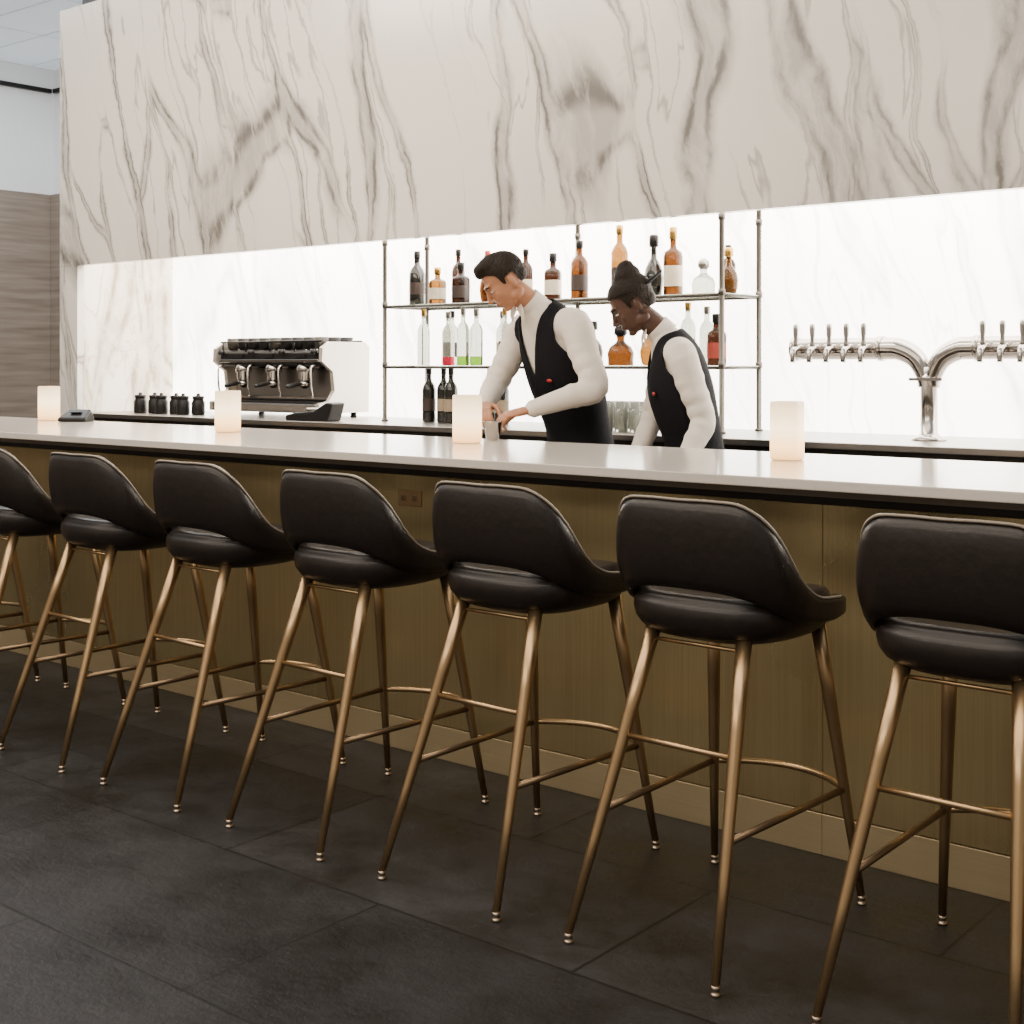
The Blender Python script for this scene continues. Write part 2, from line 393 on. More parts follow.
# ------------------------------------------------------------------ stools
def interp(vals,k): return [v.x for v in catmull([(a,0,0) for a in vals],k)]
half=[(0,-.093),(.09,-.091),(.160,-.079),(.206,-.040),(.225,.030),(.228,.100),(.225,.19),(.208,.262),(.168,.308)]
tz=[1.038,1.039,1.030,.975,.858,.810,.797,.790,.782]
bz=[.826,.824,.812,.785,.757,.745,.742,.745,.750]
OX,OY=.006,-.055     # seat shell offset over the splayed base
hp=[V((a,b,0)) for a,b in half]
full=[V((-p.x,p.y,0)) for p in hp[::-1]][:-1]+hp
ftz=tz[::-1][:-1]+tz; fbz=bz[::-1][:-1]+bz
def make_stool_meshes():
    D={}
    k=4
    path=catmull(full,k); T=interp(ftz,k); B=interp(fbz,k)
    bm=bmesh.new(); rings=[]
    n=len(path)
    edge=[]
    for i in range(n):
        t=(path[min(i+1,n-1)]-path[max(i-1,0)]).normalized()
        nrm=V((t.y,-t.x,0))
        ring=[]
        hh=T[i]-B[i]; th=.0155
        endf=min(1,min(i,n-1-i)/3+.25)
        prof=[]
        m=9
        for j in range(m):
            v=j/(m-1); e=abs(2*v-1)
            prof.append((v, th*endf*(1-e**8*.55)))
        for j in range(m):
            v=1-j/(m-1); e=abs(2*v-1)
            prof.append((v,-th*endf*(1-e**8*.55)))
        lf=max(0,min(1,(.12-path[i].y)/.16))
        for v,off in prof:
            z=B[i]+hh*v
            bulge=.010*math.sin(math.pi*v)*lf
            lean=-.10*max(0,z-.80)*lf
            tuck=.10*max(0,.86-z)*lf
            p=path[i]+nrm*(off+bulge-tuck)+V((OX,lean+OY,z))
            ring.append(bm.verts.new(p))
        edge.append(path[i]+nrm*(th*.6)+V((OX,OY-.10*max(0,T[i]-.8)*lf,T[i]-.001)))
        rings.append(ring)
    for i in range(n-1):
        m=len(rings[i])
        for j in range(m):
            bm.faces.new((rings[i][j],rings[i+1][j],rings[i+1][(j+1)%m],rings[i][(j+1)%m]))
    bm.faces.new(rings[0]); bm.faces.new(rings[-1][::-1])
    bmesh.ops.recalc_face_normals(bm,faces=bm.faces)
    D['backrest']=(bm,M_leather)
    bm=bmesh.new(); loft(bm,edge[6:-6],[.0035]*len(edge[6:-6]),(0,0,1),8,1,False); D['top_glint']=(bm,M_top_glint)  # thin pale tube paints the highlight on the backrest's top edge
    bm=bmesh.new(); layers=[(.694,.50),(.697,.68),(.706,.82),(.722,.925),(.742,.985),(.762,1.005),(.780,1.0),(.788,.985),(.793,.955),(.798,.955),(.808,.92),(.810,.82),(.802,.6),(.794,.3)]
    rings=[]
    N=48
    for z,s in layers:
        r=[]
        for j in range(N):
            a=2*math.pi*j/N; c,sn=math.cos(a),math.sin(a)
            px=.221*s*math.copysign(abs(c)**.70,c); py=.113+.225*s*math.copysign(abs(sn)**.74,sn)
            zz=z
            if s>.8 and py>.25: zz-=(py-.25)*.18
            r.append(bm.verts.new((px+OX,py+OY,zz)))
        rings.append(r)
    for i in range(len(rings)-1):
        for j in range(N): bm.faces.new((rings[i][j],rings[i][(j+1)%N],rings[i+1][(j+1)%N],rings[i+1][j]))
    bm.faces.new(rings[0][::-1]); bm.faces.new(rings[-1])
    D['seat']=(bm,M_leather)
    tops={(0,-1):V((-.124+OX,-.095,.735)),(0,1):V((.124+OX,-.095,.735)),(1,-1):V((-.148+OX,.20,.74)),(1,1):V((.148+OX,.20,.74))}
    feet={(0,-1):V((-.20,-.335,.020)),(0,1):V((.204,-.338,.020)),(1,-1):V((-.215,.32,.020)),(1,1):V((.215,.32,.020))}
    def at(key,z):
        t,b=tops[key],feet[key]; return b+(t-b)*((z-b.z)/(t.z-b.z))
    leg=0
    for q in (0,1):
        for sx in (-1,1):
            leg+=1; t,b=tops[(q,sx)],feet[(q,sx)]
            bm=bmesh.new(); loft(bm,[t,b],[.0195,.0098],(1,0,0),16,3,False); D['leg_%d'%leg]=(bm,M_bronze)
            bm=bmesh.new(); lathe(bm,[(.011,0),(.0125,.003),(.011,.007),(.007,.010),(.0095,.013),(.0105,.023)],(b.x,b.y,0),14); D['glide_%d'%leg]=(bm,M_glide)
    bm=bmesh.new(); loft(bm,[at((0,-1),.465),at((0,1),.465)],[.0072]*2,(0,0,1),10,2,False); D['back_rail']=(bm,M_bronze)
    bm=bmesh.new(); loft(bm,[at((0,-1),.690),at((0,1),.690)],[.005]*2,(0,0,1),10,2,False); D['under_rod']=(bm,M_bronze)
    zf=.295
    for i,sx in enumerate((-1,1)):
        bm=bmesh.new(); loft(bm,[at((0,sx),zf),at((1,sx),zf)],[.0085]*2,(0,0,1),10,2,False); D['side_rail_%d'%(i+1)]=(bm,M_bronze_d)
    a,c=at((1,-1),zf),at((1,1),zf)
    bm=bmesh.new(); pts=[a+(c-a)*((u+1)/2)+V((0,.085*(1-u*u),0)) for u in (-1,-.75,-.5,-.25,0,.25,.5,.75,1)]
    loft(bm,pts,[.0085]*9,(0,0,1),10,2,False); D['footrest']=(bm,M_bronze)
    out={}
    for kx,(bm,mt) in D.items():
        bmesh.ops.recalc_face_normals(bm,faces=bm.faces)
        me=bpy.data.meshes.new("stool_"+kx); bm.to_mesh(me); bm.free(); me.materials.append(mt)
        for p in me.polygons: p.use_smooth=True
        out[kx]=me
    return out
SM=make_stool_meshes()
adj={7:-.004,6:-.010,5:.004,4:.004,3:-.002,2:.004}
for n_ in range(0,9):
    e=empty("bar_stool",(-1.054-.627*(7-n_)+adj.get(n_,0),2.85,0),math.radians(-1.5))
    for kx,me in SM.items():
        o=bpy.data.objects.new(kx,me); S.collection.objects.link(o); o.parent=e

# ------------------------------------------------------------------ candles
def candle(x,y):
    e=empty("candle_holder",(x,y,1.052),math.radians(8))
    bm=bmesh.new(); N=32
    lay=[(.0,.040,0),(.004,.046,0),(.03,.047,1),(.175,.047,1),(.182,.046,1),(.184,.044,1),(.182,.041,1),(.05,.041,1)]
    rings=[]
    for z,s,_ in lay:
        r=[]
        for j in range(N):
            a=2*math.pi*(j+.5)/N; c,sn=math.cos(a),math.sin(a)
            r.append(bm.verts.new((s*math.copysign(abs(c)**.45,c),s*math.copysign(abs(sn)**.45,sn),z)))
        rings.append(r)
    for i in range(len(rings)-1):
        for j in range(N):
            f=bm.faces.new((rings[i][j],rings[i][(j+1)%N],rings[i+1][(j+1)%N],rings[i+1][j])); f.material_index=1 if i<1 else 0
    bm.faces.new(rings[0][::-1]); bm.faces.new(rings[-1])
    bm_to("frosted_glass",bm,[M_candle,M_candleb],e,True)
    bm=bmesh.new(); lathe(bm,[(.028,.051),(.029,.10),(.027,.112),(.006,.108)],(0,0,0),18); bm_to("wax_candle",bm,M_candleb,e)
    bm=bmesh.new(); lathe(bm,[(.001,.108),(.006,.122),(.004,.138),(.0005,.150)],(0,0,0),10); bm_to("flame",bm,M_flame,e)
for x,y in ((-6.52,4.02),(-4.78,3.83),(-3.40,3.87),(-2.02,3.82)): candle(x,y)

e=empty("card_reader",(-6.28,4.03,1.0525),.5)
bm=bmesh.new(); 
vs=[bm.verts.new(p) for p in ((-.08,-.05,0),(.08,-.05,0),(.08,.06,0),(-.08,.06,0),(-.08,-.05,.02),(.08,-.05,.02),(.06,.05,.065),(-.06,.05,.065))]
for f in ((3,2,1,0),(4,5,6,7),(0,1,5,4),(1,2,6,5),(2,3,7,6),(3,0,4,7)): bm.faces.new([vs[q] for q in f])
bmesh.ops.bevel(bm,geom=list(bm.edges),offset=.008,segments=3,affect='EDGES',profile=.5)
bm_to("body",bm,M_black,e)
box("screen",(-.03,-.01,.046),(.03,.02,.05),M_black,e)

# ------------------------------------------------------------------ shelf
sh=empty("bottle_shelf",(0,0,0))
XL,XR,YF,YB=-5.26,-3.13,5.30,5.64
def post(x,y):
    bm=bmesh.new(); lathe(bm,[(.02,1.0405),(.02,1.048),(.012,1.052),(.012,2.43),(.018,2.435),(.018,2.449)],(x,y,0),12); 
    bm_to("post",bm,M_post,sh)
    for z in (1.35,1.68,2.02):
        bm=bmesh.new(); lathe(bm,[(.016,-.014),(.016,.014)],(x,y,z),12); bm_to("collar",bm,M_post,sh)
for x,y in ((XL,YF),(XL,YB),(-4.19,YB),(XR,YF),(XR,YB)): post(x,y)
for z in (1.35,1.68):
    box("shelf_board",(XL-.01,YF-.01,z-.008),(XR+.01,YB+.01,z-.003),G['clear'],sh)
    for y in (YF,YB): tube("shelf_rail",[(XL,y,z-.013),(XR,y,z-.013)],.007,M_post,sh,n=8,ref=(0,0,1))
    for x in (XL,-4.19,XR): tube("shelf_rail_side",[(x,YF,z-.013),(x,YB,z-.013)],.0065,M_post,sh,n=8,ref=(0,0,1))

def bottle(x,y,z,kind,col,h=.30,r=.038,name="liquor_bottle",label=None,cap=None,liq=None):
    cap=cap or M_black
    if kind=='wine': P=[(0.9,0),(1,.02),(1,.2),(1,.42),(1,.58),(.85,.66),(.42,.74),(.36,.78),(.36,.86),(.40,.865),(.40,.98),(.34,1)]; mi=[0,0,1,0,0,0,0,0,2,2,2]
    elif kind=='tall': P=[(.9,0),(1,.02),(1,.16),(1,.42),(1,.62),(.75,.70),(.38,.75),(.34,.80),(.34,.88),(.42,.885),(.42,.985),(.36,1)]; mi=[3,3,1,0,0,0,0,0,2,2,2]
    elif kind=='square': P=[(.92,0),(1,.02),(1,.14),(1,.44),(1,.58),(.9,.64),(.42,.69),(.36,.74),(.36,.82),(.46,.825),(.46,.985),(.40,1)]; mi=[0,0,1,0,0,0,0,0,2,2,2]
    elif kind=='round': P=[(.6,0),(.85,.04),(1,.18),(1.05,.30),(.92,.45),(.6,.56),(.34,.62),(.30,.68),(.30,.80),(.5,.81),(.5,.97),(.4,1)]; mi=[0,0,0,0,0,0,0,0,2,2,2]
    else: P=[(1,0),(1.05,.02),(1.05,.15),(1.1,.30),(.9,.45),(.4,.56),(.3,.62),(.34,.70),(.36,.72),(.55,.78),(.5,.92),(.2,1)]; mi=[0,0,0,0,0,0,0,0,2,2,2]
    bm=bmesh.new(); lathe(bm,[(a*r,b*h) for a,b in P],(0,0,0),20,mi)
    if kind=='square':
        for v in bm.verts:
            rr=math.hypot(v.co.x,v.co.y)
            if rr>r*.8:
                a=math.atan2(v.co.y,v.co.x); f=1/max(abs(math.cos(a)),abs(math.sin(a)))**.7
                v.co.x*=f; v.co.y*=f
    o=bm_to(name,bm,[G[col],label or G[col],cap,liq or G[col]])
    o.location=(x,y,z+.0005); o.rotation_euler=(0,0,random.random()*.8)
T=1.68-.003; Lw=1.35-.003; C0=1.04
top=[(-5.13,5.42,'wine','dark',.30,.044,M_labeld,M_black),(-4.94,5.38,'square','gold',.20,.040,M_labelw,M_gold),(-4.95,5.56,'tall','brown',.31,.036,M_label,M_black),
(-4.79,5.40,'square','brown',.22,.042,M_labeld,M_black),(-4.73,5.55,'tall','dark',.29,.036,M_labelw,M_red),(-4.62,5.42,'round','amber',.25,.040,None,M_black),
(-4.36,5.42,'tall','brown',.27,.036,M_labelw,M_black),(-4.26,5.52,'square','brown',.25,.042,M_labelw,M_black),(-4.06,5.48,'tall','amber',.30,.044,M_labeld,M_black),(-3.80,5.46,'tall','gold',.36,.042,M_labeld,M_gold),
(-3.60,5.46,'round','dark',.30,.045,None,M_black),(-3.49,5.46,'square','amber',.33,.040,M_labelw,M_gold),(-3.31,5.44,'flask','clear',.17,.050,None,M_steel),(-3.21,5.50,'round','gold',.22,.042,None,M_gold),(-3.26,5.58,'tall','brown',.24,.035,M_labeld,M_black)]
for a in top: bottle(a[0],a[1],T,a[2],a[3],a[4],a[5],label=a[6],cap=a[7])
low=[(-5.08,5.42,'tall','clear',.31,.034,None,M_gold,None),(-4.96,5.52,'tall','clear',.30,.036,M_labeld,M_black,None),(-4.88,5.40,'tall','clear',.29,.034,None,M_steel,G['pink']),(-4.79,5.42,'tall','clear',.31,.034,None,M_steel,G['green']),
(-4.68,5.40,'tall','clear',.30,.035,None,M_steel,G['green']),(-4.60,5.52,'tall','clear',.29,.034,M_labelw,M_steel,G['pink']),(-4.50,5.42,'tall','clear',.30,.034,M_labeld,M_gold,G['amber']),(-3.95,5.44,'round','brown',.22,.05,None,M_black,None),(-3.78,5.44,'flask','amber',.20,.06,None,M_black,None),
(-3.62,5.46,'round','gold',.22,.048,None,M_gold,None),(-3.42,5.48,'tall','clear',.30,.036,M_labelw,M_gold,None),(-3.34,5.52,'tall','clear',.28,.036,None,M_steel,None),(-3.24,5.44,'square','brown',.24,.044,M_labelr,M_black,None)]
for a in low: bottle(a[0],a[1],Lw,a[2],a[3],a[4],a[5],label=a[6],cap=a[7],liq=a[8])
for x,y in ((-5.04,5.42),(-4.95,5.44),(-4.86,5.40),(-4.62,5.44),(-4.52,5.42)): bottle(x,y,C0,'wine','dark',.30,.037,name="wine_bottle",label=M_label if x>-5 else M_labeld,cap=M_black)

def tumbler(x,y,z,h=.11,r=.036,name="drinking_glass"):
    bm=bmesh.new(); lathe(bm,[(r*.8,0),(r*.85,.004),(r,h),(r*.94,h),(r*.78,.012),(r*.1,.012)],(0,0,0),18)
    o=bm_to(name,bm,G['clear']); o.location=(x,y,z+.0005)
for i in range(6):
    for j in range(2):
        tumbler(-3.90+i*.083,5.14+j*.09,C0,.14)

# ------------------------------------------------------------------ espresso machine
em=empty("espresso_machine",(-6.27,5.48,1.0405))
w=.47
for sx in (-1,1):
    for sy in (-1,1): 
        bm=bmesh.new(); lathe(bm,[(.022,0),(.018,.01),(.018,.03)],(sx*.42,sy*.15,0),12); bm_to("foot",bm,M_black,em)
M_alu=pbr("brushed_aluminium",(.58,.53,.475),.35,.6)
box("drip_tray",(-w,-.20,.028),(w,.17,.085),M_chrome,em,.008)
box("tray_grille",(-w+.03,-.19,.086),(w-.03,-.02,.092),M_black,em,.002)
box("back_body",(-w,-.02,.085),(w,.19,.34),M_chrome,em,.02,3)
box("upper_body",(-w,-.15,.30),(w,.19,.40),M_black,em,.03,4)
box("front_band",(-w+.02,-.165,.325),(w-.02,-.15,.345),M_chrome,em,.005)
box("mirror_panel",(-w+.05,-.03,.12),(w-.05,-.02,.29),M_steel,em,.003)
for sx,nm in ((-1,"side_panel_left"),(1,"side_panel_right")):
    bm=bmesh.new()
    prof=[(-.20,.03),(.20,.03),(.205,.42),(.17,.445),(-.11,.445),(-.17,.41),(-.175,.33),(-.09,.27),(-.075,.16),(-.12,.10),(-.20,.085)]
    a=[bm.verts.new((sx*w,y,z)) for y,z in prof]; b=[bm.verts.new((sx*(w+.028),y,z)) for y,z in prof]
    bm.faces.new(a); bm.faces.new(b[::-1])
    for i in range(len(prof)): bm.faces.new((a[i],b[i],b[(i+1)%len(prof)],a[(i+1)%len(prof)]))
    bmesh.ops.recalc_face_normals(bm,faces=bm.faces)
    bm_to(nm,bm,M_alu,em)
for gx in (-.28,0,.28):
    bm=bmesh.new(); lathe(bm,[(.036,.215),(.040,.22),(.040,.26),(.05,.27),(.05,.31)],(gx,-.11,0),18); bm_to("group_head",bm,M_chrome,em)
    bm=bmesh.new(); lathe(bm,[(.012,.17),(.03,.185),(.034,.19),(.034,.214)],(gx,-.11,0),18); bm_to("portafilter",bm,M_chrome,em)
    tube("handle",[(gx,-.14,.20),(gx+.02,-.20,.195),(gx+.03,-.27,.185)],[.009,.013,.011],M_black,em,k=3,caps=True,ref=(0,0,1))
    box("button_pad",(gx-.05,-.17,.352),(gx+.05,-.150,.378),M_black,em,.002)
for gx in (-.42,-.14,.14,.42):
    tube("steam_wand",[(gx,-.15,.31),(gx,-.19,.29),(gx+.01,-.2,.20),(gx+.015,-.19,.12)],.006,M_chrome,em,k=4,ref=(1,0,0))
    bm=bmesh.new(); lathe(bm,[(.018,-.0),(.022,.01),(.018,.03)],(gx,-.17,.372),12); bm_to("steam_knob",bm,M_black,em)
for y in (-.14,.18):
    tube("cup_rail",[(-w+.01,y,.45),(w-.01,y,.45)],.006,M_black,em,n=8,ref=(0,0,1))
for gx in (-.44,-.22,0,.22,.44):
    for y in (-.14,.18): tube("rail_post",[(gx,y,.39),(gx,y,.45)],.005,M_black,em,n=8)
for i in range(9):
    for j in range(3):
        bm=bmesh.new(); lathe(bm,[(.024,0),(.036,.015),(.041,.072),(.037,.073),(.02,.01)],(-.40+i*.1,-.09+j*.1,.401),14)
        bm_to("cup",bm,M_black if (i*3+j)%4 else M_dark,em)
kb=empty("knock_box",(-5.60,5.10,1.0405),.15)
bm=bmesh.new()
prof=[(-.17,0),(.13,0),(.16,.10),(.12,.105),(.03,.055),(-.10,.045),(-.17,.03)]
a=[bm.verts.new((x,-.06,z)) for x,z in prof]; b=[bm.verts.new((x,.06,z)) for x,z in prof]
bm.faces.new(a[::-1]); bm.faces.new(b)
for i in range(len(prof)): bm.faces.new((a[i],b[i],b[(i+1)%len(prof)],a[(i+1)%len(prof)]))
bmesh.ops.recalc_face_normals(bm,faces=bm.faces)
bmesh.ops.bevel(bm,geom=list(bm.edges),offset=.008,segments=2,affect='EDGES',profile=.5)
bm_to("tray",bm,M_black,kb)
tube("bar_rod",[(-.02,-.05,.065),(-.02,.05,.065)],.008,M_steel,kb,n=10,caps=True)
for i in range(6):
    bm=bmesh.new(); lathe(bm,[(.038,0),(.042,.01),(.042,.075),(.034,.09),(.034,.10),(.037,.101),(.037,.115),(.012,.118),(.012,.13),(.004,.133)],(0,0,0),18,[0,0,0,0,1,1,1,1,1])
    o=bm_to("storage_jar",bm,[M_black,M_black]); o.location=(-7.40+i*.112,5.22+(i%2)*.03,1.0405)

# ------------------------------------------------------------------ beer tap
bt=empty("beer_tap_tower",(-2.19,5.36,1.0405))
bm=bmesh.new(); lathe(bm,[(.07,0),(.07,.008),(.045,.02),(.034,.03),(.034,.24),(.040,.245),(.040,.262),(.034,.268),(.034,.30)],(0,0,0),24); bm_to("column",bm,M_chrome,bt,True)
for sx in (-1,1):
    tube("arm",[(sx*.012,0,.22),(sx*.02,0,.27),(sx*.055,0,.335),(sx*.12,0,.372),(sx*.20,0,.378),(sx*.60,0,.378)],[.032,.036,.042,.046,.047,.047],M_chrome,bt,k=6,n=22,ref=(0,1,0))
    tube("arm_collar",[(sx*.195,0,.378),(sx*.215,0,.378)],.053,M_chrome,bt,n=22,ref=(0,1,0))
    tube("arm_end",[(sx*.595,0,.378),(sx*.61,0,.378),(sx*.618,0,.378)],[.053,.053,.038],M_chrome,bt,n=22,ref=(0,1,0))
    for i in range(5):
        x=sx*(.25+i*.078)
        tube("faucet",[(x,-.035,.378),(x,-.075,.378),(x,-.10,.365),(x,-.108,.32)],[.017,.016,.014,.011],M_chrome,bt,k=3,n=12,ref=(1,0,0))
        bm=bmesh.new(); lathe(bm,[(.012,.385),(.010,.40),(.008,.42),(.011,.44),(.012,.465),(.011,.480),(.005,.486)],(x,-.078,0),12); bm_to("handle",bm,M_steel,bt,True)
box("cross_bar",(-.07,-.04,.245),(.07,-.036,.257),M_chrome,bt)

# ------------------------------------------------------------------ people
def basis(f, pitch=0, roll=0):
    f=V((f[0],f[1],0)).normalized(); l=V((-f.y,f.x,0)); u=V((0,0,1))
    R=Matrix((l,f,u)).transposed()
    return R@Matrix.Rotation(math.radians(roll),3,'Y')@Matrix.Rotation(math.radians(-pitch),3,'X')
def lerp_tab(tab,y):
    if y<=tab[0][0]: return tab[0][1]
    for (a,b),(c,d) in zip(tab,tab[1:]):
        if y<=c: return b+(d-b)*(y-a)/(c-a)
    return tab[-1][1]
def head(par, c, R, skin, lip, female=False, s=1.0):
    c=V(c)
    def P(x,y,z): return c+R@V((x*s,y*s,z*s))
    bm=bmesh.new()
    def E(x,y,z,a,b,d): ellipsoid(bm,P(x,y,z),(a*s,b*s,d*s),R)
    E(0,-.012,.035,.072,.093,.086); E(0,.025,-.02,.060,.064,.082); E(0,.030,-.062,.048,.050,.046)
    E(0,.062,-.096,.022,.020,.016); E(0,.078,.028,.046,.015,.010)
    for sx in (-1,1):
        E(sx*.034,.056,-.024,.020,.020,.020); E(sx*.046,.0,-.070,.018,.035,.026)
        E(sx*.073,-.012,-.012,.006,.016,.027); E(sx*.010,.098,-.036,.007,.009,.006)
        E(sx*.030,.076,.006,.016,.008,.004)
    loft(bm,[P(0,.086,.022),P(0,.098,-.008),P(0,.112,-.031),P(0,.098,-.038)],[.006*s,.008*s,.0100*s,.006*s],R@V((1,0,0)),10)
    E(0,.081,-.060,.022,.013,.013)
    remeshed("head",bm,skin,par,.0040,3)
    bm=bmesh.new()
    ellipsoid(bm,P(0,.090,-.057),(.015*s,.006*s,.004*s),R,12); ellipsoid(bm,P(0,.089,-.064),(.013*s,.006*s,.004*s),R,12)
    bm_to("lips",bm,lip,par,True)
    for sx in (-1,1):
        bm=bmesh.new(); ellipsoid(bm,P(sx*.030,.0755,.001),(.012*s,.012*s,.005*s),R,14); bm_to("eye",bm,M_eye,par,True)
        bm=bmesh.new(); ellipsoid(bm,P(sx*.031,.0862,-.001),(.005*s,.0025*s,.0045*s),R,10); bm_to("iris",bm,M_iris,par,True)
        bm=bmesh.new(); loft(bm,[P(sx*.014,.091,.022),P(sx*.030,.090,.028),P(sx*.047,.079,.024)],[.003*s,.004*s,.002*s],R@V((0,1,0)),8,3); bm_to("eyebrow",bm,M_hair,par,True)
    bm=bmesh.new()
    ellipsoid(bm,P(0,-.014,.036),(.0775*s,.0985*s,.092*s),R,32)
    if not female:
        ellipsoid(bm,P(0,.010,.092),(.058*s,.080*s,.044*s),R,22); ellipsoid(bm,P(.008,.052,.106),(.044*s,.034*s,.026*s),R,16)
    ellipsoid(bm,P(0,-.060,-.005),(.058*s,.046*s,.048*s),R,18)
    h=remeshed("hair",bm,M_hair,par,.0042,2)
    bm=bmesh.new(); bm.from_mesh(h.data)
    Ri=R.inverted()
    hl=[(-.12,-.050),(-.045,-.045),(-.036,.016),(.004,.016),(.010,-.012),(.024,-.010),(.034,.045),(.060,.068),(.12,.074)]
    dele=[v for v in bm.verts if (lambda q: q.z<lerp_tab(hl,q.y))((Ri@(v.co-c))/s)]
    bmesh.ops.delete(bm,geom=dele,context='VERTS'); smooth_border(bm,6); bm.to_mesh(h.data); bm.free()
    if female:
        # hair gathered up and wrapped: tall soft crown bun, low peak at the back
        bm=bmesh.new()
        ellipsoid(bm,P(0,-.018,.052),(.082*s,.100*s,.078*s),R,30); ellipsoid(bm,P(0,-.045,.112),(.060*s,.062*s,.050*s),R,22)
        ellipsoid(bm,P(0,-.060,.150),(.038*s,.040*s,.028*s),R,16)
        cp=remeshed("hair_bun_wrap",bm,M_hair,par,.0045,3)
        bm=bmesh.new(); bm.from_mesh(cp.data); dele=[v for v in bm.verts if (lambda q: q.z<.052+.28*q.y)((Ri@(v.co-c))/s)]
        bmesh.ops.delete(bm,geom=dele,context='VERTS'); smooth_border(bm,8); bm.to_mesh(cp.data); bm.free()
        bm=bmesh.new(); loft(bm,[P(0,-.085,.042),P(0,-.130,.046),P(0,-.178,.052)],[(.058*s,.010*s),(.050*s,.008*s),(.026*s,.005*s)],R@V((1,0,0)),20,4); bm_to("cap_brim",bm,M_vest,par,True)

def hand(par, wrist, d, pn, side, skin, curl=35, s=1.0, nm="hand"):
    w=V(wrist); d=V(d).normalized(); pn=V(pn); pn=(pn-d*pn.dot(d)).normalized(); a=d.cross(pn)*side
    bm=bmesh.new()
    loft(bm,[w-d*.035*s,w,w+d*.035*s,w+d*.082*s],[(.024*s,.020*s),(.026*s,.018*s),(.038*s,.016*s),(.040*s,.013*s)],a,14,3)
    specs=[(.029,.040,.026,.021,.0088),(.010,.045,.029,.022,.0090),(-.010,.042,.027,.021,.0086),(-.028,.033,.021,.018,.0076)]
    for i,(off,l1,l2,l3,r) in enumerate(specs):
        p=w+d*(.078-.003*abs(i-1))*s+a*off*s; pts=[p-d*.015*s,p]; ang=curl*.5+i*4
        for L_ in (l1,l2,l3):
            dd=(d*math.cos(math.radians(ang))+pn*math.sin(math.radians(ang))+a*off*.9).normalized()
            p=p+dd*L_*s; pts.append(p); ang+=curl*(.9+.05*i)
        loft(bm,pts,[r*1.05*s,r*1.05*s,r*s,r*.92*s,r*.75*s],a,10,2)
    p0=w+d*.018*s+a*.020*s; p1=p0+(d*.5+a*.75+pn*.35).normalized()*.040*s; p2=p1+(d*.8+a*.25+pn*.5).normalized()*.034*s; p3=p2+(d*.85-a*.05+pn*.55).normalized()*.026*s
    loft(bm,[p0,p1,p2,p3],[.015*s,.0125*s,.0105*s,.008*s],pn,10,3)
    return remeshed(nm,bm,skin,par,.0036,2,.4)

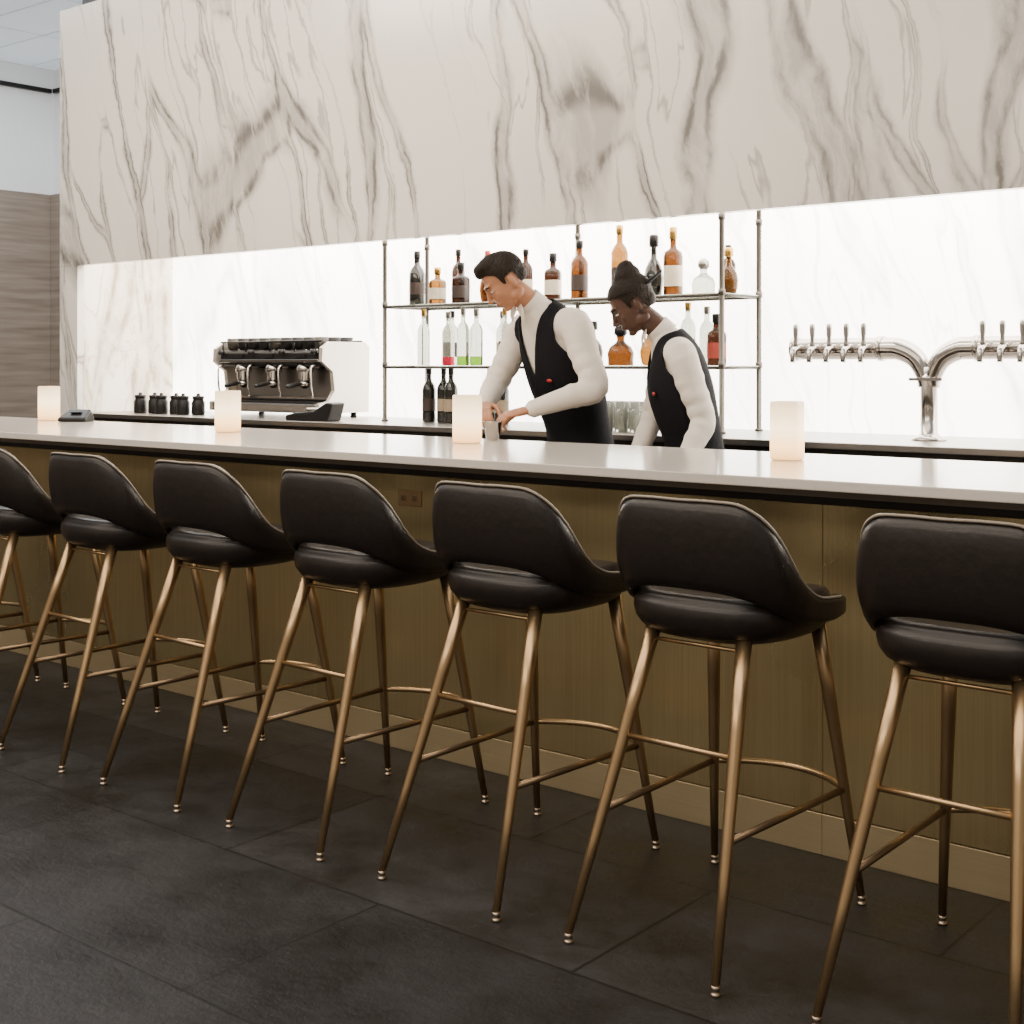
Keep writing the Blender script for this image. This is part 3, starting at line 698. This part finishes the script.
def person(name, J, skin, lip, female):
    par=empty(name,(J['hip'][0],J['hip'][1],0))
    bpy.context.view_layer.update()
    off=V((J['hip'][0],J['hip'][1],0))
    def W(p): return V(p)-off
    f=V((J['f'][0],J['f'][1],0)).normalized(); l=V((-f.y,f.x,0)); g=J.get('g',1.0)
    spine=[W(p) for p in J['spine']]; rad=J['rad']; ag=J.get('ag',1.0)
    bm=bmesh.new()
    loft(bm,spine,rad,l,28,4)
    for sd in ('L','R'):
        sh_,el,wr=[W(p) for p in J['arm'+sd]]
        inner=spine[-2]+(sh_-spine[-2])*.35
        up=(el-sh_); fo=(wr-el)
        loft(bm,[inner,sh_,sh_+up*.5,el,el+fo*.35,el+fo*.75,wr-fo.normalized()*.01],
             [.072*ag,.072*ag,.061*ag,.052*ag,.049*ag,.041*ag,.034*ag],f,18,4)
        for t_,rr in ((.38,.067),(.62,.063),(.84,.059)):
            q=sh_+up*t_; tl=(up.normalized()+f*.55*(1 if int(t_*20)%2 else -1)).normalized()
            loft(bm,[q-tl*.004,q+tl*.004],[rr*ag]*2,f,18,2)
        for t_,rr in ((.12,.054),(.34,.052)):
            q=el+fo*t_; tl=(fo.normalized()+V((0,0,.5))).normalized()
            loft(bm,[q-tl*.003,q+tl*.003],[rr*ag]*2,f,18,2)
        loft(bm,[wr-fo.normalized()*.045,wr-fo.normalized()*.004],[.038*ag,.038*ag],f,18,2,False)
    remeshed("shirt",bm,M_shirt,par,.0075,4)
    nb=spine[-1]; hc=W(J['head'])
    axis=(hc-nb).normalized()
    bm=bmesh.new(); loft(bm,[nb-axis*.02,nb+axis*.018,nb+axis*.036],[(.068*g,.064*g),(.063*g,.062*g),(.060*g,.060*g)],l,24,2,False)
    col=bm_to("collar",bm,M_shirt,par,True)
    bm=bmesh.new(); rad2=[(a+.012,b+.012) for a,b in rad]
    loft(bm,spine,rad2,l,40,6)
    for sd in ('L','R'):
        sh_=W(J['arm'+sd][0]); loft(bm,[spine[-2],sh_-(sh_-spine[-2])*.20],[.079*ag,.080*ag],f,18,2)
    vt=remeshed("vest",bm,M_vest,par,.0075,4)
    bm=bmesh.new(); bm.from_mesh(vt.data); dele=[]
    ud=(spine[-1]-spine[1]).normalized(); ftilt=l.cross(ud); ftilt=-ftilt if ftilt.dot(f)<0 else ftilt
    Ht=(spine[-1]-spine[1]).length
    for v in bm.verts:
        q=v.co-spine[1]
        a=q.dot(l); h=q.dot(ud); fr=(v.co-spine[-1]).dot(ftilt)
        if h>Ht*.99: dele.append(v); continue
        if fr>-.01 and h>Ht*.50 and abs(a)<(h-Ht*.50)*.36+.004: dele.append(v); continue
        hh=max(0,(h-Ht*.36)/(Ht*.64))
        lim=.25-.095*min(1,hh*1.7)
        if hh>0 and abs(a)>lim*g: dele.append(v)
    bmesh.ops.delete(bm,geom=dele,context='VERTS'); smooth_border(bm,20)
    bm.to_mesh(vt.data); bm.free()
    so=vt.modifiers.new("t","SOLIDIFY"); so.thickness=.006; so.offset=0
    q=spine[2]+ftilt*(rad[2][1]+.014)+l*.09+ud*.03
    bm=bmesh.new(); ellipsoid(bm,q-ftilt*.012,(.020,.006,.008),Matrix((l,ftilt,ud)).transposed(),12); bm_to("chest_logo",bm,M_red,par,True)
    for sx in (-1,1):
        bm=bmesh.new(); q=nb+ftilt*.060*g+axis*.025+l*sx*.018
        loft(bm,[q,q-ud*.025+l*sx*.022+ftilt*.012,q-ud*.055+l*sx*.030+ftilt*.018],[(.020,.004),(.018,.004),(.004,.002)],l,12,3); bm_to("collar_point",bm,M_shirt,par,True)
    bm=bmesh.new(); loft(bm,[nb-axis*.03,nb+axis*.06,hc-V((0,0,.03))-f*.02],[.055*g,.053*g,.054*g],l,18,3); remeshed("neck",bm,skin,par,.006,2)
    head(par,hc,J['R'],skin,lip,female,J['hs'])
    for sd,sg in (('L',1),('R',-1)):
        wr=W(J['arm'+sd][2]); d,pn=J['hand'+sd]; hand(par,wr+V(d).normalized()*.012,d,pn,J['side'+sd],skin,J['curl'],g*.98,"hand_"+sd.lower())
    hip=W(J['hip']); bm=bmesh.new()
    loft(bm,[spine[0]+V((0,0,.05)),spine[0],hip-V((0,0,.08))],[(rad[0][0]*.97,rad[0][1]*.97),(rad[0][0]+.004,rad[0][1]+.004),(.165*g,.11*g)],l,24,3)
    for sx in (-1,1):
        a=hip+l*sx*.09-V((0,0,.06)); k=V((hip.x,hip.y,.5*g))+l*sx*.11+f*.03; an=V((hip.x,hip.y,.09))+l*sx*.12
        loft(bm,[a,a*.5+k*.5,k,k*.5+an*.5,an],[.092*g,.082*g,.062*g,.058*g,.052*g],l,18,4)
    remeshed("trousers",bm,M_vest,par,.011,3)
    for sx in (-1,1):
        an=V((hip.x,hip.y,0))+l*sx*.12; bm=bmesh.new()
        loft(bm,[an-f*.05+V((0,0,.048)),an+f*.03+V((0,0,.055)),an+f*.12+V((0,0,.040)),an+f*.18+V((0,0,.033))],[(.036,.045),(.042,.05),(.045,.036),(.034,.028)],l,16,3)
        for v in bm.verts: v.co.z=max(v.co.z,.002)
        bm_to("shoe",bm,M_black,par,True)
    return par

f1=V((-.34,-.94,0)).normalized()
J1=dict(f=f1,hip=(-3.45,4.68,.93),spine=[(-3.45,4.67,.97),(-3.455,4.645,1.10),(-3.475,4.58,1.31),(-3.495,4.51,1.485),(-3.53,4.435,1.600)],
 rad=[(.165,.118),(.152,.110),(.182,.128),(.170,.108),(.066,.060)],ag=.98,
 armL=[(-3.315,4.44,1.515),(-3.190,4.42,1.255),(-3.385,4.235,1.170)],
 armR=[(-3.680,4.57,1.51),(-3.770,4.47,1.26),(-3.655,4.27,1.185)],
 handL=((-.70,-.65,-.20),(-.2,.1,-1)),handR=((.55,-.75,-.30),(.4,.1,-1)),sideL=-1,sideR=1,curl=38,
 head=(-3.590,4.325,1.700),R=basis((-.66,-.75),40,0),hs=.97)
person("bartender",J1,M_skin1,M_lip1,False)
f2=V((-.75,-.66,0)).normalized()
J2=dict(f=f2,g=.93,hip=(-2.87,4.66,.88),spine=[(-2.87,4.66,.92),(-2.875,4.65,1.04),(-2.91,4.61,1.24),(-2.93,4.59,1.38),(-2.965,4.56,1.480)],
 rad=[(.150,.112),(.135,.100),(.155,.116),(.148,.095),(.060,.054)],ag=.88,
 armL=[(-2.825,4.475,1.390),(-2.735,4.50,1.13),(-2.76,4.36,.94)],
 armR=[(-3.03,4.69,1.390),(-3.08,4.67,1.14),(-3.06,4.49,.95)],
 handL=((-.6,-.65,-.5),(0,0,-1)),handR=((-.6,-.6,-.5),(0,0,-1)),sideL=-1,sideR=1,curl=30,
 head=(-3.055,4.48,1.590),R=basis((-.80,-.60),34,0),hs=.95)
person("bartender",J2,M_skin2,M_lip2,True)

sk=empty("jigger_cup",(-3.455,4.085,1.0525))
bm=bmesh.new(); lathe(bm,[(.024,0),(.026,.003),(.036,.072),(.037,.075),(.034,.075),(.024,.006),(.002,.006)],(0,0,0),20); bm_to("body",bm,M_chrome,sk)

# ------------------------------------------------------------------ lights
def area(name,loc,size,power,col,target=None):
    d=bpy.data.lights.new(name,'AREA'); d.shape='RECTANGLE'; d.size=size[0]; d.size_y=size[1]; d.energy=power; d.color=col
    o=bpy.data.objects.new(name,d); S.collection.objects.link(o); o.location=loc
    if target is not None:
        o.rotation_euler=(V(target)-V(loc)).to_track_quat('-Z','Y').to_euler()
    return o
area("brass_fill_light",(-3.5,1.0,4.22),(9,2.2),215,(1,.84,.66))
area("brass_fill_light",(-3.0,-2.2,4.22),(8,1.5),270,(1,.85,.68),(-3.0,3.4,.6))  # fill added behind the camera for the brass front to reflect
area("wall_washer",(-5.4,2.6,4.15),(4.5,.3),165,(1,.87,.71),(-5.4,5.0,2.8))
area("brass_fill_light",(-10.0,5.2,4.22),(2.5,3),120,(.94,.97,1))  # fill added to brighten the wood panelling at the left
area("niche_light",(-2.9,5.4,2.43),(9.4,.5),190,(1,.92,.81))
w_=bpy.data.worlds.new("world"); S.world=w_; w_.use_nodes=True
w_.node_tree.nodes["Background"].inputs[0].default_value=(1,.88,.75,1); w_.node_tree.nodes["Background"].inputs[1].default_value=.48

# ------------------------------------------------------------------ camera
cd=bpy.data.cameras.new("camera"); cam=bpy.data.objects.new("camera",cd); S.collection.objects.link(cam)
cam.location=(0,0,H); cam.rotation_euler=(math.radians(90),0,math.radians(39.4))
cd.sensor_width=36; cd.lens=36*1349/1024; cd.shift_y=-147/1024; cd.clip_start=.05
S.camera=cam
